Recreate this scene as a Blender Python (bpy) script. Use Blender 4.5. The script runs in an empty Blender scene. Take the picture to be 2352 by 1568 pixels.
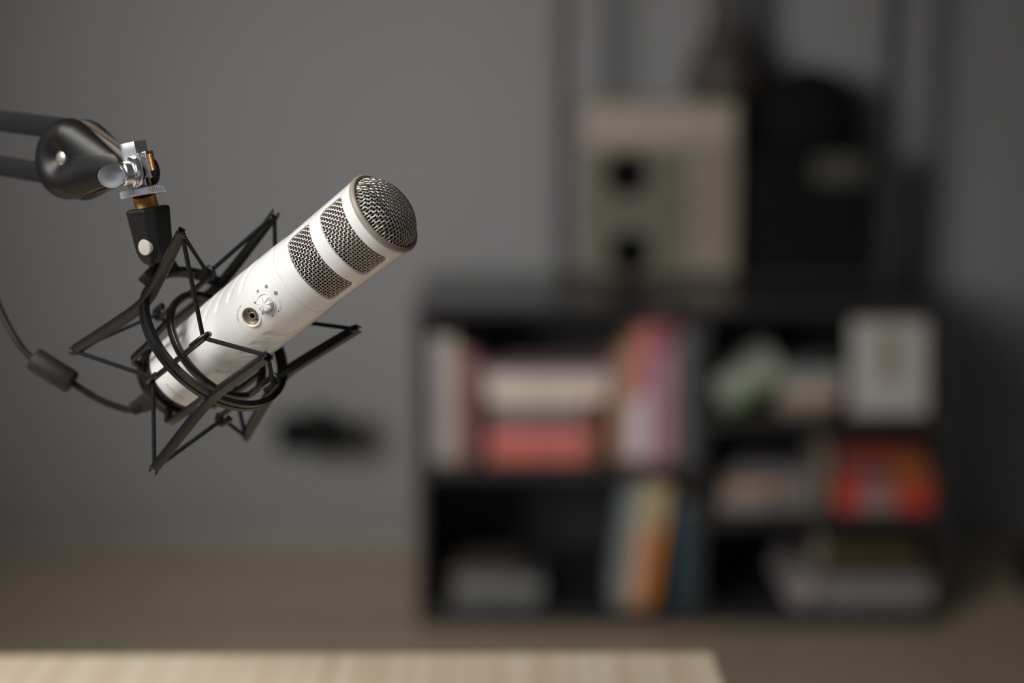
import bpy, math, random
from mathutils import Vector, Matrix

random.seed(4)
sc = bpy.context.scene
col = sc.collection
PI = math.pi
V3 = Vector

# ------------------------------------------------------------------ camera
CAM_H = 1.294                       # metres above the floor
PITCH = math.radians(9.15)          # looking slightly down
FPX = 4247.0                        # 65 mm on a 36 mm wide frame, 2352 px
cd = bpy.data.cameras.new('camera')
cam = bpy.data.objects.new('camera', cd)
col.objects.link(cam)
cam.location = (0, 0, CAM_H)
cam.rotation_euler = (PI / 2 - PITCH, 0, 0)
cd.sensor_width = 36.0
cd.lens = FPX / 2352 * 36.0
cd.clip_start = 0.05
cd.clip_end = 60
cd.dof.use_dof = True
cd.dof.focus_distance = 1.144
cd.dof.aperture_fstop = 2.12
cd.dof.aperture_blades = 0
sc.camera = cam

# ------------------------------------------------------------------ world, view, daylight
w = bpy.data.worlds.new('world')
sc.world = w
w.use_nodes = True
wb = w.node_tree.nodes['Background']
wb.inputs[0].default_value = (0.78, 0.86, 1.0, 1)
wb.inputs[1].default_value = 0.35
sc.view_settings.view_transform = 'Standard'
sc.view_settings.look = 'None'
sc.view_settings.gamma = 1
sc.view_settings.exposure = 0.0
sc.view_settings.use_curve_mapping = False


def area(name, loc, target, sx, sy, power, color, spread=180):
    l = bpy.data.lights.new(name, 'AREA')
    l.shape = 'RECTANGLE'
    l.size, l.size_y = sx, sy
    l.energy = power
    l.color = color
    l.spread = math.radians(spread)
    o = bpy.data.objects.new(name, l)
    col.objects.link(o)
    o.location = loc
    o.rotation_euler = (V3(target) - V3(loc)).to_track_quat('-Z', 'Y').to_euler()
    return o


# daylight entering through the window of the left wall
area('window_daylight', (-2.36, 0.3, 1.75), (-0.32, 4.7, 0.92), 1.8, 1.3, 15.5, (1.0, 0.975, 0.945), 43)
# unseen fill light added above the desk to brighten the microphone and table
area('added_fill_light', (-1.3, 0.25, 2.5), (-0.3, 1.2, 1.0), 1.5, 1.3, 20.5, (1.0, 0.97, 0.93), 75)


# ------------------------------------------------------------------ pixel helpers (frame 2352 x 1568)
FWD = V3((0, math.cos(PITCH), -math.sin(PITCH)))
DWN = V3((0, -math.sin(PITCH), -math.cos(PITCH)))
CP = V3((0, 0, CAM_H))


def c2w(x, y, z):                    # camera coordinates in mm -> world in m
    return CP + (V3((1, 0, 0)) * x + DWN * y + FWD * z) / 1000.0


def c2d(v):
    return (V3((1, 0, 0)) * v[0] + DWN * v[1] + FWD * v[2]).normalized()


def pz(px, py, Z):                   # the point seen at a pixel, Z mm deep
    return c2w((px - 1176) / FPX * Z, (py - 784) / FPX * Z, Z)


def at(px, py, Y):                   # the point seen at a pixel on the plane y = Y
    d = V3((1, 0, 0)) * ((px - 1176) / FPX) + DWN * ((py - 784) / FPX) + FWD
    return CP + d * (Y / d.y)


# ------------------------------------------------------------------ materials
def mat(name, color, rough=0.5, metal=0.0, spec=0.5, coat=0.0, noise=0.0, nscale=20.0, bump=0.0, bscale=200.0,
        stretch=(1, 1, 1), dark=None):
    m = bpy.data.materials.new(name)
    m.use_nodes = True
    nt = m.node_tree
    b = nt.nodes['Principled BSDF']
    b.inputs['Base Color'].default_value = (*color, 1)
    b.inputs['Roughness'].default_value = rough
    b.inputs['Metallic'].default_value = metal
    b.inputs['Specular IOR Level'].default_value = spec
    b.inputs['Coat Weight'].default_value = coat
    b.inputs['Coat Roughness'].default_value = 0.08
    tc = nt.nodes.new('ShaderNodeTexCoord')
    mp = nt.nodes.new('ShaderNodeMapping')
    mp.inputs['Scale'].default_value = stretch
    nt.links.new(tc.outputs['Object'], mp.inputs['Vector'])
    if noise > 0:
        n = nt.nodes.new('ShaderNodeTexNoise')
        n.inputs['Scale'].default_value = nscale
        n.inputs['Detail'].default_value = 4
        nt.links.new(mp.outputs['Vector'], n.inputs['Vector'])
        r = nt.nodes.new('ShaderNodeValToRGB')
        dk = dark or tuple(c * (1 - noise) for c in color)
        r.color_ramp.elements[0].position = 0.3
        r.color_ramp.elements[1].position = 0.7
        r.color_ramp.elements[0].color = (*dk, 1)
        r.color_ramp.elements[1].color = (*[min(1, c * (1 + noise)) for c in color], 1)
        nt.links.new(n.outputs['Fac'], r.inputs['Fac'])
        nt.links.new(r.outputs['Color'], b.inputs['Base Color'])
    if bump > 0:
        n2 = nt.nodes.new('ShaderNodeTexNoise')
        n2.inputs['Scale'].default_value = bscale
        n2.inputs['Detail'].default_value = 3
        nt.links.new(mp.outputs['Vector'], n2.inputs['Vector'])
        bp = nt.nodes.new('ShaderNodeBump')
        bp.inputs['Strength'].default_value = bump
        bp.inputs['Distance'].default_value = 0.001
        nt.links.new(n2.outputs['Fac'], bp.inputs['Height'])
        nt.links.new(bp.outputs['Normal'], b.inputs['Normal'])
    return m


def plank_floor(name):
    m = bpy.data.materials.new(name)
    m.use_nodes = True
    nt = m.node_tree
    b = nt.nodes['Principled BSDF']
    b.inputs['Roughness'].default_value = 0.45
    tc = nt.nodes.new('ShaderNodeTexCoord')
    br = nt.nodes.new('ShaderNodeTexBrick')
    br.inputs['Color1'].default_value = (0.55, 0.445, 0.32, 1)
    br.inputs['Color2'].default_value = (0.50, 0.405, 0.29, 1)
    br.inputs['Mortar'].default_value = (0.2, 0.155, 0.11, 1)
    br.inputs['Scale'].default_value = 1.0
    br.inputs['Brick Width'].default_value = 1.2
    br.inputs['Row Height'].default_value = 0.19
    br.inputs['Mortar Size'].default_value = 0.003
    n = nt.nodes.new('ShaderNodeTexNoise')
    mp = nt.nodes.new('ShaderNodeMapping')
    mp.inputs['Scale'].default_value = (2, 30, 1)
    n.inputs['Scale'].default_value = 3
    n.inputs['Detail'].default_value = 6
    mx = nt.nodes.new('ShaderNodeMixRGB')
    mx.blend_type = 'MULTIPLY'
    mx.inputs['Fac'].default_value = 0.35
    nt.links.new(tc.outputs['Object'], br.inputs['Vector'])
    nt.links.new(tc.outputs['Object'], mp.inputs['Vector'])
    nt.links.new(mp.outputs['Vector'], n.inputs['Vector'])
    nt.links.new(br.outputs['Color'], mx.inputs['Color1'])
    nt.links.new(n.outputs['Fac'], mx.inputs['Color2'])
    nt.links.new(mx.outputs['Color'], b.inputs['Base Color'])
    return m


def wood_grain(name, c1, c2, rough=0.5):
    m = bpy.data.materials.new(name)
    m.use_nodes = True
    nt = m.node_tree
    b = nt.nodes['Principled BSDF']
    b.inputs['Roughness'].default_value = rough
    tc = nt.nodes.new('ShaderNodeTexCoord')
    mp = nt.nodes.new('ShaderNodeMapping')
    mp.inputs['Scale'].default_value = (55, 0.9, 8)
    n = nt.nodes.new('ShaderNodeTexNoise')
    n.inputs['Scale'].default_value = 1.0
    n.inputs['Detail'].default_value = 5
    n.inputs['Distortion'].default_value = 0.4
    r = nt.nodes.new('ShaderNodeValToRGB')
    r.color_ramp.elements[0].position = 0.3
    r.color_ramp.elements[1].position = 0.7
    r.color_ramp.elements[0].color = (*c1, 1)
    r.color_ramp.elements[1].color = (*c2, 1)
    nt.links.new(tc.outputs['Object'], mp.inputs['Vector'])
    nt.links.new(mp.outputs['Vector'], n.inputs['Vector'])
    nt.links.new(n.outputs['Fac'], r.inputs['Fac'])
    nt.links.new(r.outputs['Color'], b.inputs['Base Color'])
    return m


WHITE = mat('white_enamel', (0.735, 0.727, 0.712), 0.24, coat=0.4, noise=0.01, nscale=6)
WHITE2 = mat('white_knob_plastic', (0.85, 0.83, 0.82), 0.35)
TAUPE = mat('taupe_rim', (0.30, 0.255, 0.215), 0.42, spec=0.5)
STEEL = mat('steel_wire', (0.62, 0.575, 0.52), 0.42, metal=1.0)
FOAM = mat('dark_foam', (0.0045, 0.003, 0.007), 0.95, spec=0.05, bump=0.4, bscale=900)
INK = mat('grey_ink', (0.20, 0.205, 0.19), 0.6)
INK2 = mat('faint_grey_ink', (0.42, 0.41, 0.39), 0.6)
SOCK = mat('nickel_socket', (0.44, 0.37, 0.31), 0.35, metal=0.7)
HOLE = mat('black_hole', (0.004, 0.004, 0.004), 1.0, spec=0.0)
BLK = mat('black_plastic', (0.0055, 0.005, 0.005), 0.33, spec=0.5, bump=0.1, bscale=1500)
COVR = mat('satin_black_cover', (0.0075, 0.007, 0.007), 0.42, spec=0.3, bump=0.1, bscale=1500)
BLKM = mat('matte_black_plastic', (0.0065, 0.0065, 0.0065), 0.45, spec=0.4, bump=0.15, bscale=1200)
CORD = mat('black_elastic', (0.008, 0.008, 0.0085), 0.8, spec=0.25, bump=0.8, bscale=2500)
RUB = mat('black_rubber', (0.013, 0.0125, 0.012), 0.6, spec=0.3, bump=0.2, bscale=800)
ALU = mat('black_anodised_arm', (0.010, 0.0095, 0.0105), 0.55, spec=0.16, bump=0.1, bscale=900)
CHR = mat('chrome', (0.72, 0.72, 0.73), 0.22, metal=1.0)
CHR2 = mat('brushed_zinc', (0.80, 0.81, 0.82), 0.34, metal=0.9)
BRASS = mat('brass_thread', (0.42, 0.22, 0.075), 0.42, metal=0.9)
PLATE = mat('steel_plate', (0.42, 0.36, 0.31), 0.35, metal=0.9)
BOLTW = mat('nickel_bolt', (0.62, 0.56, 0.48), 0.30, metal=0.8)
BOLTF = mat('pale_bolt_cap', (0.50, 0.46, 0.41), 0.5, metal=0.2)
CASE = mat('black_shelf_laminate', (0.021, 0.0195, 0.019), 0.40, spec=0.4, noise=0.05, nscale=5)
WALL = mat('grey_wall_paint', (0.173, 0.1735, 0.1755), 0.9, noise=0.03, nscale=1.5, bump=0.2, bscale=300)
WALLL = mat('white_wall_paint', (0.55, 0.54, 0.52), 0.9, noise=0.02, nscale=2)
CEIL = mat('ceiling_paint', (0.6, 0.59, 0.57), 0.95, noise=0.02, nscale=2)
BASEB = mat('grey_baseboard', (0.165, 0.160, 0.158), 0.6, noise=0.03, nscale=3)
CASET = mat('black_top_laminate', (0.021, 0.0195, 0.019), 0.22, spec=0.6)
FLOOR = plank_floor('wood_floor')
TABLE = wood_grain('light_oak', (0.54, 0.435, 0.31), (0.72, 0.62, 0.49), 0.5)


# ------------------------------------------------------------------ mesh builder
class MB:
    def __init__(self):
        self.v = []
        self.f = []

    def add(self, verts, faces):
        n = len(self.v)
        self.v += [V3(p) for p in verts]
        self.f += [tuple(i + n for i in f) for f in faces]
        return self

    def box(self, a, b):
        x0, y0, z0 = a
        x1, y1, z1 = b
        return self.add([(x0, y0, z0), (x1, y0, z0), (x1, y1, z0), (x0, y1, z0), (x0, y0, z1), (x1, y0, z1), (x1, y1, z1), (x0, y1, z1)],
                        [(0, 3, 2, 1), (4, 5, 6, 7), (0, 1, 5, 4), (1, 2, 6, 5), (2, 3, 7, 6), (3, 0, 4, 7)])

    def obox(self, c, ax, ay, az):     # centre and three half vectors
        c = V3(c)
        vs = []
        for k in (-1, 1):
            for (i, j) in ((-1, -1), (1, -1), (1, 1), (-1, 1)):
                vs.append(c + ax * i + ay * j + az * k)
        return self.add(vs, [(0, 3, 2, 1), (4, 5, 6, 7), (0, 1, 5, 4), (1, 2, 6, 5), (2, 3, 7, 6), (3, 0, 4, 7)])

    def loft(self, rings, cap=True, closed=False):
        n = len(rings[0])
        base = len(self.v)
        for r in rings:
            self.v += [V3(p) for p in r]
        m = len(rings)
        for i in range(m if closed else m - 1):
            a = base + i * n
            b = base + ((i + 1) % m) * n
            for j in range(n):
                k = (j + 1) % n
                self.f.append((a + j, a + k, b + k, b + j))
        if cap and not closed:
            self.f.append(tuple(base + j for j in reversed(range(n))))
            self.f.append(tuple(base + (m - 1) * n + j for j in range(n)))
        return self

    def lathe(self, o, ax, prof, seg=48, ref=None, cap=True):   # prof: (axial, radius)
        ax = ax.normalized()
        u = (ref - ax * ref.dot(ax)).normalized() if ref is not None else ax.orthogonal().normalized()
        v = ax.cross(u)
        rings = []
        for (s, r) in prof:
            rings.append([o + ax * s + (u * math.cos(2 * PI * k / seg) + v * math.sin(2 * PI * k / seg)) * max(r, 1e-6) for k in range(seg)])
        return self.loft(rings, cap)

    def cyl(self, a, b, r, seg=24, r2=None, ch=0.0):
        ax = (b - a)
        L = ax.length
        r2 = r if r2 is None else r2
        if ch:
            return self.lathe(a, ax, [(0, r - ch), (ch, r), (L - ch, r2), (L, r2 - ch)], seg)
        return self.lathe(a, ax, [(0, r), (L, r2)], seg)

    def tube(self, pts, r, seg=10, closed=False):
        return self.sweep(pts, [(r * math.cos(2 * PI * k / seg), r * math.sin(2 * PI * k / seg)) for k in range(seg)], closed=closed)

    def sweep(self, pts, sect, up=None, closed=False, scale=None):
        pts = [V3(p) for p in pts]
        n = len(pts)
        rings = []
        prev = None
        for i, p in enumerate(pts):
            if closed:
                t = (pts[(i + 1) % n] - pts[i - 1]).normalized()
            elif i == 0:
                t = (pts[1] - p).normalized()
            elif i == n - 1:
                t = (p - pts[-2]).normalized()
            else:
                t = ((pts[i + 1] - p).normalized() + (p - pts[i - 1]).normalized()).normalized()
            if up is not None:
                uu = up[i] if isinstance(up, list) else up
                u = (uu - t * uu.dot(t)).normalized()
            elif prev is None:
                u = t.orthogonal().normalized()
            else:
                u = (prev - t * prev.dot(t)).normalized()
            prev = u
            v = t.cross(u)
            s = scale[i] if scale else 1.0
            rings.append([p + u * (a * s) + v * (b * s) for (a, b) in sect])
        return self.loft(rings, True, closed)

    def build(self, name, m, parent=None, smooth=30, bevel=0.0, origin=None):
        me = bpy.data.meshes.new(name)
        if parent is None:
            if origin is None:
                xs = [p.x for p in self.v]
                ys = [p.y for p in self.v]
                zs = [p.z for p in self.v]
                origin = V3(((min(xs) + max(xs)) / 2, (min(ys) + max(ys)) / 2, min(zs)))
            off = V3(origin)
        else:
            off = V3(parent.get('_w', (0, 0, 0)))
        me.from_pydata([tuple(p - off) for p in self.v], [], self.f)
        me.validate()
        if smooth:
            for p in me.polygons:
                p.use_smooth = True
            me.set_sharp_from_angle(angle=math.radians(smooth))
        me.materials.append(m)
        o = bpy.data.objects.new(name, me)
        col.objects.link(o)
        if parent is None:
            o.location = off
        else:
            o.parent = parent
        o['_w'] = tuple(off)
        if bevel:
            bm = o.modifiers.new('bevel', 'BEVEL')
            bm.width = bevel
            bm.segments = 2
            bm.limit_method = 'ANGLE'
        return o


def thing(name, loc, label, cat, group=None):
    o = bpy.data.objects.new(name, None)
    o.empty_display_size = 0.02
    col.objects.link(o)
    o.location = loc
    o['_w'] = tuple(loc)
    tag(o, label, cat, group)
    return o


def tag(o, label, cat, group=None, kind=None):
    o['label'] = label
    o['category'] = cat
    if group:
        o['group'] = group
    if kind:
        o['kind'] = kind
    return o


def struct(name, mb, m, **k):
    o = mb.build(name, m, None, **k)
    o['kind'] = 'structure'
    return o


def rrect(a, b, r=0.0, n=3):          # rectangle section half sizes a, b with rounded corners
    if r <= 0:
        return [(-a, -b), (a, -b), (a, b), (-a, b)]
    out = []
    for (cx, cy, s) in ((a - r, -b + r, -90), (a - r, b - r, 0), (-a + r, b - r, 90), (-a + r, -b + r, 180)):
        for k in range(n + 1):
            t = math.radians(s + 90 * k / n)
            out.append((cx + r * math.cos(t), cy + r * math.sin(t)))
    return out


MM = 0.001

# ================================================================== the room
XL, XR, YB, YF, ZC = -2.45, 3.1, 4.70, -2.2, 2.75
struct('floor', MB().box((XL - .1, YF, -0.05), (XR + .1, YB + .1, 0)), FLOOR, smooth=0)
struct('ceiling', MB().box((XL - .1, YF, ZC), (XR + .1, YB + .1, ZC + 0.08)), CEIL, smooth=0)
struct('wall_back', MB().box((XL, YB, 0), (XR, YB + 0.1, ZC)), WALL, smooth=0)
struct('wall_right', MB().box((XR, YF, 0), (XR + 0.1, YB + .1, ZC)), WALLL, smooth=0)
wl = MB()
WINS = [(-0.7, 1.3, 0.9, 2.45)]
ys = [YF, -0.7, 1.3, YB + .1]
for i in range(3):
    win = next((q for q in WINS if abs(q[0] - ys[i]) < 1e-6), None)
    if win:
        wl.box((XL - .1, ys[i], 0), (XL, ys[i + 1], win[2]))
        wl.box((XL - .1, ys[i], win[3]), (XL, ys[i + 1], ZC))
    else:
        wl.box((XL - .1, ys[i], 0), (XL, ys[i + 1], ZC))
struct('wall_left', wl, WALLL, smooth=0)
for k, (a, b, z0, z1) in enumerate(WINS):
    fm = MB()
    t = 0.05
    x0, x1 = XL - .09, XL - .04
    fm.box((x0, a, z0), (x1, b, z0 + t)).box((x0, a, z1 - t), (x1, b, z1))
    fm.box((x0, a, z0 + t), (x1, a + t, z1 - t)).box((x0, b - t, z0 + t), (x1, b, z1 - t))
    fm.box((x0, (a + b) / 2 - .02, z0 + t), (x1, (a + b) / 2 + .02, z1 - t))
    struct('window_%d' % (k + 1), fm, WALLL, smooth=0)
struct('baseboard_back', MB().box((XL, YB - 0.014, 0), (XR, YB, 0.07)), BASEB, smooth=0)

# ================================================================== the table
tz = 0.74
tr = thing('desk', (-0.55, 1.2, 0), 'light oak desk with straight grain, cut off along the lower edge of the photo', 'desk')
corner = V3((0.186, 1.639, 0))


def tpt(x, y, z):                     # desk coordinates: x left of the far right corner, y towards the camera
    a = math.radians(0.6)
    return corner + V3((-x * math.cos(a) + y * math.sin(a), -x * math.sin(a) - y * math.cos(a), z))


tm = MB()
TW, TD = 1.45, 0.78
tm.add([tpt(0, 0, tz - .026), tpt(TW, 0, tz - .026), tpt(TW, TD, tz - .026), tpt(0, TD, tz - .026),
        tpt(0, 0, tz), tpt(TW, 0, tz), tpt(TW, TD, tz), tpt(0, TD, tz)],
       [(0, 1, 2, 3), (4, 7, 6, 5), (0, 4, 5, 1), (1, 5, 6, 2), (2, 6, 7, 3), (3, 7, 4, 0)])
tm.build('desk_top', TABLE, tr, bevel=0.003)
for (x, y) in ((.05, .05), (TW - .05, .05), (.05, TD - .05), (TW - .05, TD - .05)):
    p = tpt(x, y, 0)
    MB().box((p.x - .025, p.y - .025, 0), (p.x + .025, p.y + .025, tz - .026)).build('leg', CASE, tr)

# ================================================================== the microphone
X0 = c2w(-221.07, 23.29, 1221.0)
D = c2d((0.72608857, -0.51733347, -0.45294753))
EN = c2d((0.58758191, 0.80896552, 0.01795256))
EF = c2d((-0.35713148, 0.27917892, -0.8913564))
LH = 195.3


def mp(s, phi, r):                    # microphone surface: mm along the axis, degrees round it, radius mm
    a = math.radians(phi)
    return X0 + (D * s + (EF * math.cos(a) + EN * math.sin(a)) * r) * MM


def nrm(phi):
    a = math.radians(phi)
    return EF * math.cos(a) + EN * math.sin(a)


mic = thing('microphone', tuple(X0), 'white studio microphone with silver wire mesh head, held in the black shock mount', 'microphone')


def interp(tab, s):
    if s <= tab[0][0]:
        return tab[0][1]
    for (a, ra), (b, rb) in zip(tab, tab[1:]):
        if s <= b:
            k = (s - a) / (b - a)
            k = k * k * (3 - 2 * k) if False else k
            return ra + (rb - ra) * k
    return tab[-1][1]


BODY = [(0, 22.9), (0.8, 23.5), (2.5, 23.8), (20, 24.7), (40, 25.6), (60, 26.2), (80, 26.5), (118, 26.6), (123.8, 26.5), (124.4, 26.3)]
GRO = [(s0, +1) for s0 in (91.0, 79.2, 67.6, 56.0, 44.4, 32.8)] + [(s0, -1) for s0 in (93.5, 81.8, 70.1, 58.2, 46.6, 35.0)]


def groove(s, phi):
    a = (phi + 180) % 360 - 180
    out = 0.0
    sg = 1 if a > 0 else -1
    aa = abs(a)
    if aa < 33 or aa > 118:
        return 0.0
    for (s0, g) in GRO:
        if g != sg:
            continue
        u = aa - 38.0                     # degrees from the rounded start
        sc_ = s0 + 0.31 * u
        ds = s - sc_
        if abs(ds) > 5:
            continue
        mmu = u * 0.46
        wdt = 2.15
        if mmu < 0:
            f = math.exp(-(math.hypot(ds, mmu) / wdt) ** 3.2)
        else:
            fade = max(0.0, 1 - (u / 80.0) ** 1.6)
            f = math.exp(-(abs(ds) / (wdt * (0.55 + 0.45 * fade))) ** 3.2) * fade
        out -= 0.75 * f
    return out


SOCKC = (91.3, 3.1)                       # headphone socket
KNOBC = (106.2, 1.5)                      # volume knob
bs, bp_ = [], []
s = 0.0
ss = [0.0, 0.3, 0.8, 1.5]
while s < 117:
    s = ss[-1] + 0.62
    ss.append(s)
ss += [118.5, 120, 122, 123.6, 124.1, 124.5]
NP = 400
body = MB()
vv = []
for s in ss:
    for k in range(NP):
        ph = 360.0 * k / NP
        r = interp(BODY, s) + (groove(s, ph) if 25 < s < 112 else 0)
        vv.append(mp(s, ph, r))
ff = []
for i in range(len(ss) - 1):
    sm = (ss[i] + ss[i + 1]) / 2
    for k in range(NP):
        pm = 360.0 * (k + .5) / NP
        a = (pm - SOCKC[1] + 180) % 360 - 180
        if math.hypot(sm - SOCKC[0], math.radians(a) * 26.5) < 5.9:
            continue
        k2 = (k + 1) % NP
        ff.append((i * NP + k, i * NP + k2, (i + 1) * NP + k2, (i + 1) * NP + k))
ff.append(tuple(reversed(range(NP))))
body.add(vv, ff)
body.build('body', WHITE, mic, smooth=50)

# head frame with four rounded windows
def head_r(s):
    return 25.9 + (s - 130) * (27.5 - 25.9) / 65.0


hf = MB()
hf.lathe(X0, D, [(x * MM, r * MM) for x, r in ((124.5, 26.25), (124.8, 26.45), (126, 26.5), (130, 26.25), (134.0, head_r(134.0)))], 120, EF, cap=False)
hf.lathe(X0, D, [(x * MM, r * MM) for x, r in ((190.0, head_r(190)), (193.5, head_r(193.5)), (194.5, 27.2))], 120, EF, cap=False)


def window_cell(mb, pc, s0, s1, c0, c1, half, cellhalf, cr):
    rr = 26.3
    def outline(grow):
        a = math.radians(half) * rr + grow
        b = (s1 - s0) / 2 + grow
        r = cr + grow
        pts = []
        def seg(p, q, n):
            for i in range(n):
                t = i / n
                pts.append((p[0] + (q[0] - p[0]) * t, p[1] + (q[1] - p[1]) * t))
        seg((-a + r, b), (a - r, b), 40)
        for i in range(10):
            t = math.radians(90 - 9 * i); pts.append((a - r + r * math.cos(t), b - r + r * math.sin(t)))
        seg((a, b - r), (a, -b + r), 8)
        for i in range(10):
            t = math.radians(-9 * i); pts.append((a - r + r * math.cos(t), -b + r + r * math.sin(t)))
        seg((a - r, -b), (-a + r, -b), 40)
        for i in range(10):
            t = math.radians(-90 - 9 * i); pts.append((-a + r + r * math.cos(t), -b + r + r * math.sin(t)))
        seg((-a, -b + r), (-a, b - r), 8)
        for i in range(10):
            t = math.radians(180 - 9 * i); pts.append((-a + r + r * math.cos(t), b - r + r * math.sin(t)))
        return pts
    inner = outline(0.0)
    mid = outline(0.45)
    out = outline(0.9)
    sc_ = (s0 + s1) / 2
    A = math.radians(cellhalf) * rr
    B1, B0 = c1 - sc_, c0 - sc_
    rect = []
    ai = math.radians(half) * rr
    bi = (s1 - s0) / 2
    for (x, y) in outline(0.0):
        if abs(y) >= bi - cr - 1e-6 and abs(x) <= ai - cr + 1e-6:
            rect.append((x * (A / (ai - cr)), B1 if y > 0 else B0))
        elif abs(x) >= ai - 1e-6:
            rect.append((A if x > 0 else -A, y * 1.0))
        else:                              # corner arc
            sx = 1 if x > 0 else -1
            sy = B1 if y > 0 else B0
            t = math.atan2(abs(y) - (bi - cr), abs(x) - (ai - cr))
            if t > PI / 4:
                rect.append((sx * A, sy))
            else:
                k = t / (PI / 4)
                yy = (bi - cr) * (1 if y > 0 else -1)
                rect.append((sx * A, yy + (sy - yy) * k))
    def ring(pl, dr):
        return [mp(sc_ + y, pc + math.degrees(x / rr), head_r(sc_ + y) + dr) for (x, y) in pl]
    rings = [ring(inner, -1.9), ring(inner, -0.7), ring(mid, -0.2), ring(out, 0.0)]
    for k in range(1, 7):
        t = k / 6
        pl = [(o[0] + (q[0] - o[0]) * t, o[1] + (q[1] - o[1]) * t) for o, q in zip(out, rect)]
        rings.append(ring(pl, 0.0))
    mb.loft(rings, cap=False)


for pc in (1.5, 181.5):
    window_cell(hf, pc, 137.4, 157.4, 134.0, 162.4, 63.5, 90, 4.2)
    window_cell(hf, pc, 167.3, 187.1, 162.4, 190.0, 63.5, 90, 4.2)
hf.build('head_frame', WHITE, mic, smooth=40)

rim = MB()
rim.lathe(X0, D, [(x * MM, r * MM) for x, r in ((192, 26.0), (194.4, 27.25), (194.9, 27.75), (196.0, 28.0), (197.2, 27.9), (198.1, 27.2), (198.4, 26.4), (198.0, 25.5), (197.0, 25.1), (195, 25.0))], 96, EF, cap=False)
rim.build('rim', TAUPE, mic, smooth=60)

# dark foam behind the mesh
core = MB()
core.lathe(X0, D, [(x * MM, r * MM) for x, r in [(128, 5), (130, 22.4), (190, 23.2)] + [(193.2 + 14.3 * (1 - (k / 25.1) ** 2.5) ** 0.62, max(k * 0.93, 0.01)) for k in (24.9, 24.6, 24, 22.5, 20, 17, 13, 9, 5, 0)]], 64, EF, cap=True)
core.build('foam_liner', FOAM, mic)

WR = 0.275
HEX = [(WR * MM * math.cos(PI / 3 * k), WR * MM * math.sin(PI / 3 * k)) for k in range(6)]
AMP = 0.28


def side_mesh():
    mb = MB()
    P = 1.95
    n = int(round(2 * PI * 24.7 / P / 2) * 2)
    s0, s1 = 134.5, 189.5
    nh = int((s1 - s0) / P)
    for i in range(n):
        ph = 360.0 * i / n
        if 68 < abs((ph - 1.5 + 180) % 360 - 180) < 112:
            continue
        pts = []
        m = nh * 4
        for j in range(m + 1):
            q = j / 4.0
            pts.append(mp(s0 + q * P, ph, head_r(s0 + q * P) - 1.35 + AMP * math.cos(PI * q) * (1 if i % 2 else -1)))
        mb.sweep(pts, HEX[::1], up=nrm(ph))
    for j in range(nh + 1):
        for side in (0, 180):
            pts, ups = [], []
            k0, k1 = int(-68 / 360 * n), int(68 / 360 * n) + 1
            for k in range(k0 * 4, k1 * 4 + 1):
                q = k / 4.0
                ph = 360.0 * q / n + side
                i = q + (n / 2 if side else 0)
                pts.append(mp(s0 + j * P, ph, head_r(s0 + j * P) - 1.35 - AMP * math.cos(PI * i) * (-1 if j % 2 else 1) * -1))
                ups.append(D)
            mb.sweep(pts, HEX, up=ups)
    return mb


side_mesh().build('side_grille', STEEL, mic, smooth=60)


def dome_mesh():
    mb = MB()
    Rm, H, P = 25.1, 14.6, 1.93
    def h(rho):
        k = min(1.0, rho / Rm)
        return H * (1 - k ** 2.5) ** 0.62
    def pos(a, b, off):
        rho = math.hypot(a, b)
        e = 0.05
        dh = (h(min(rho + e, Rm)) - h(max(rho - e, 0))) / (2 * e)
        nn = V3((-dh * (a / rho) if rho > 1e-6 else 0, -dh * (b / rho) if rho > 1e-6 else 0, 1)).normalized()
        p = V3((a, b, h(rho))) + nn * off
        return X0 + (D * (195.4 + p.z) + EF * p.x + EN * p.y) * MM
    ca, sa = math.cos(math.radians(4)), math.sin(math.radians(4))
    n = int(Rm / P)
    for dirn in (0, 1):
        for i in range(-n, n + 1):
            q = i * P
            if abs(q) > Rm - 0.8:
                continue
            L = math.sqrt(Rm * Rm - q * q)
            # walk with arc length so that the weave stays regular on the steep side
            m = int(L / P * 4)
            pts = []
            for k in range(-m - 2, m + 3):
                t = max(-L, min(L, k * P / 4))
                if pts and abs(k * P / 4) > L + P / 4:
                    continue
                off = AMP * math.cos(PI * (k / 4.0)) * (1 if (i % 2) else -1) * (1 if dirn else -1)
                x, y = (t, q) if dirn == 0 else (q, t)
                pts.append(pos(x * ca - y * sa, x * sa + y * ca, off))
            mb.sweep(pts, HEX)
    return mb


dome_mesh().build('dome_grille', STEEL, mic, smooth=60)

# knob, its seat, its ridges
ka = nrm(KNOBC[1])
kc = mp(KNOBC[0], KNOBC[1], 26.4)
MB().lathe(kc, ka, [(x * MM, r * MM) for x, r in ((-0.3, 6.9), (0.22, 6.6), (0.35, 6.2), (0.1, 5.9))], 48, D, cap=False).build('knob_seat', WHITE, mic, smooth=60)
kb = MB()
rings = []
NK = 144
u_, v_ = D, ka.cross(D)
for (z, r, w_) in ((-0.2, 5.2, 0.2), (0.6, 5.2, 0.9), (2.0, 5.0, 1.0), (2.6, 4.7, 1.0), (3.0, 4.1, 1.0), (3.2, 3.2, 0.9), (3.3, 2.2, 0.8), (3.35, 1.1, 0.5), (3.4, 0.05, 0)):
    row = []
    for k in range(NK):
        a = 2 * PI * k / NK + 0.25
        c = abs(((a * 9 / (2 * PI)) % 1.0) - 0.5) * 2      # 0 at the middle of a rib
        f = math.exp(-(c / 0.15) ** 2)                     # thin raised ribs
        rr = r + (0.35 * w_ * f if z < 4 else 0)
        zz = z + (0.42 * w_ * f if z > 2 else 0)
        row.append(kc + (ka * zz + (u_ * math.cos(a) + v_ * math.sin(a)) * rr) * MM)
    rings.append(row)
kb.loft(rings)
kb.build('volume_knob', WHITE2, mic, smooth=70)

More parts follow.
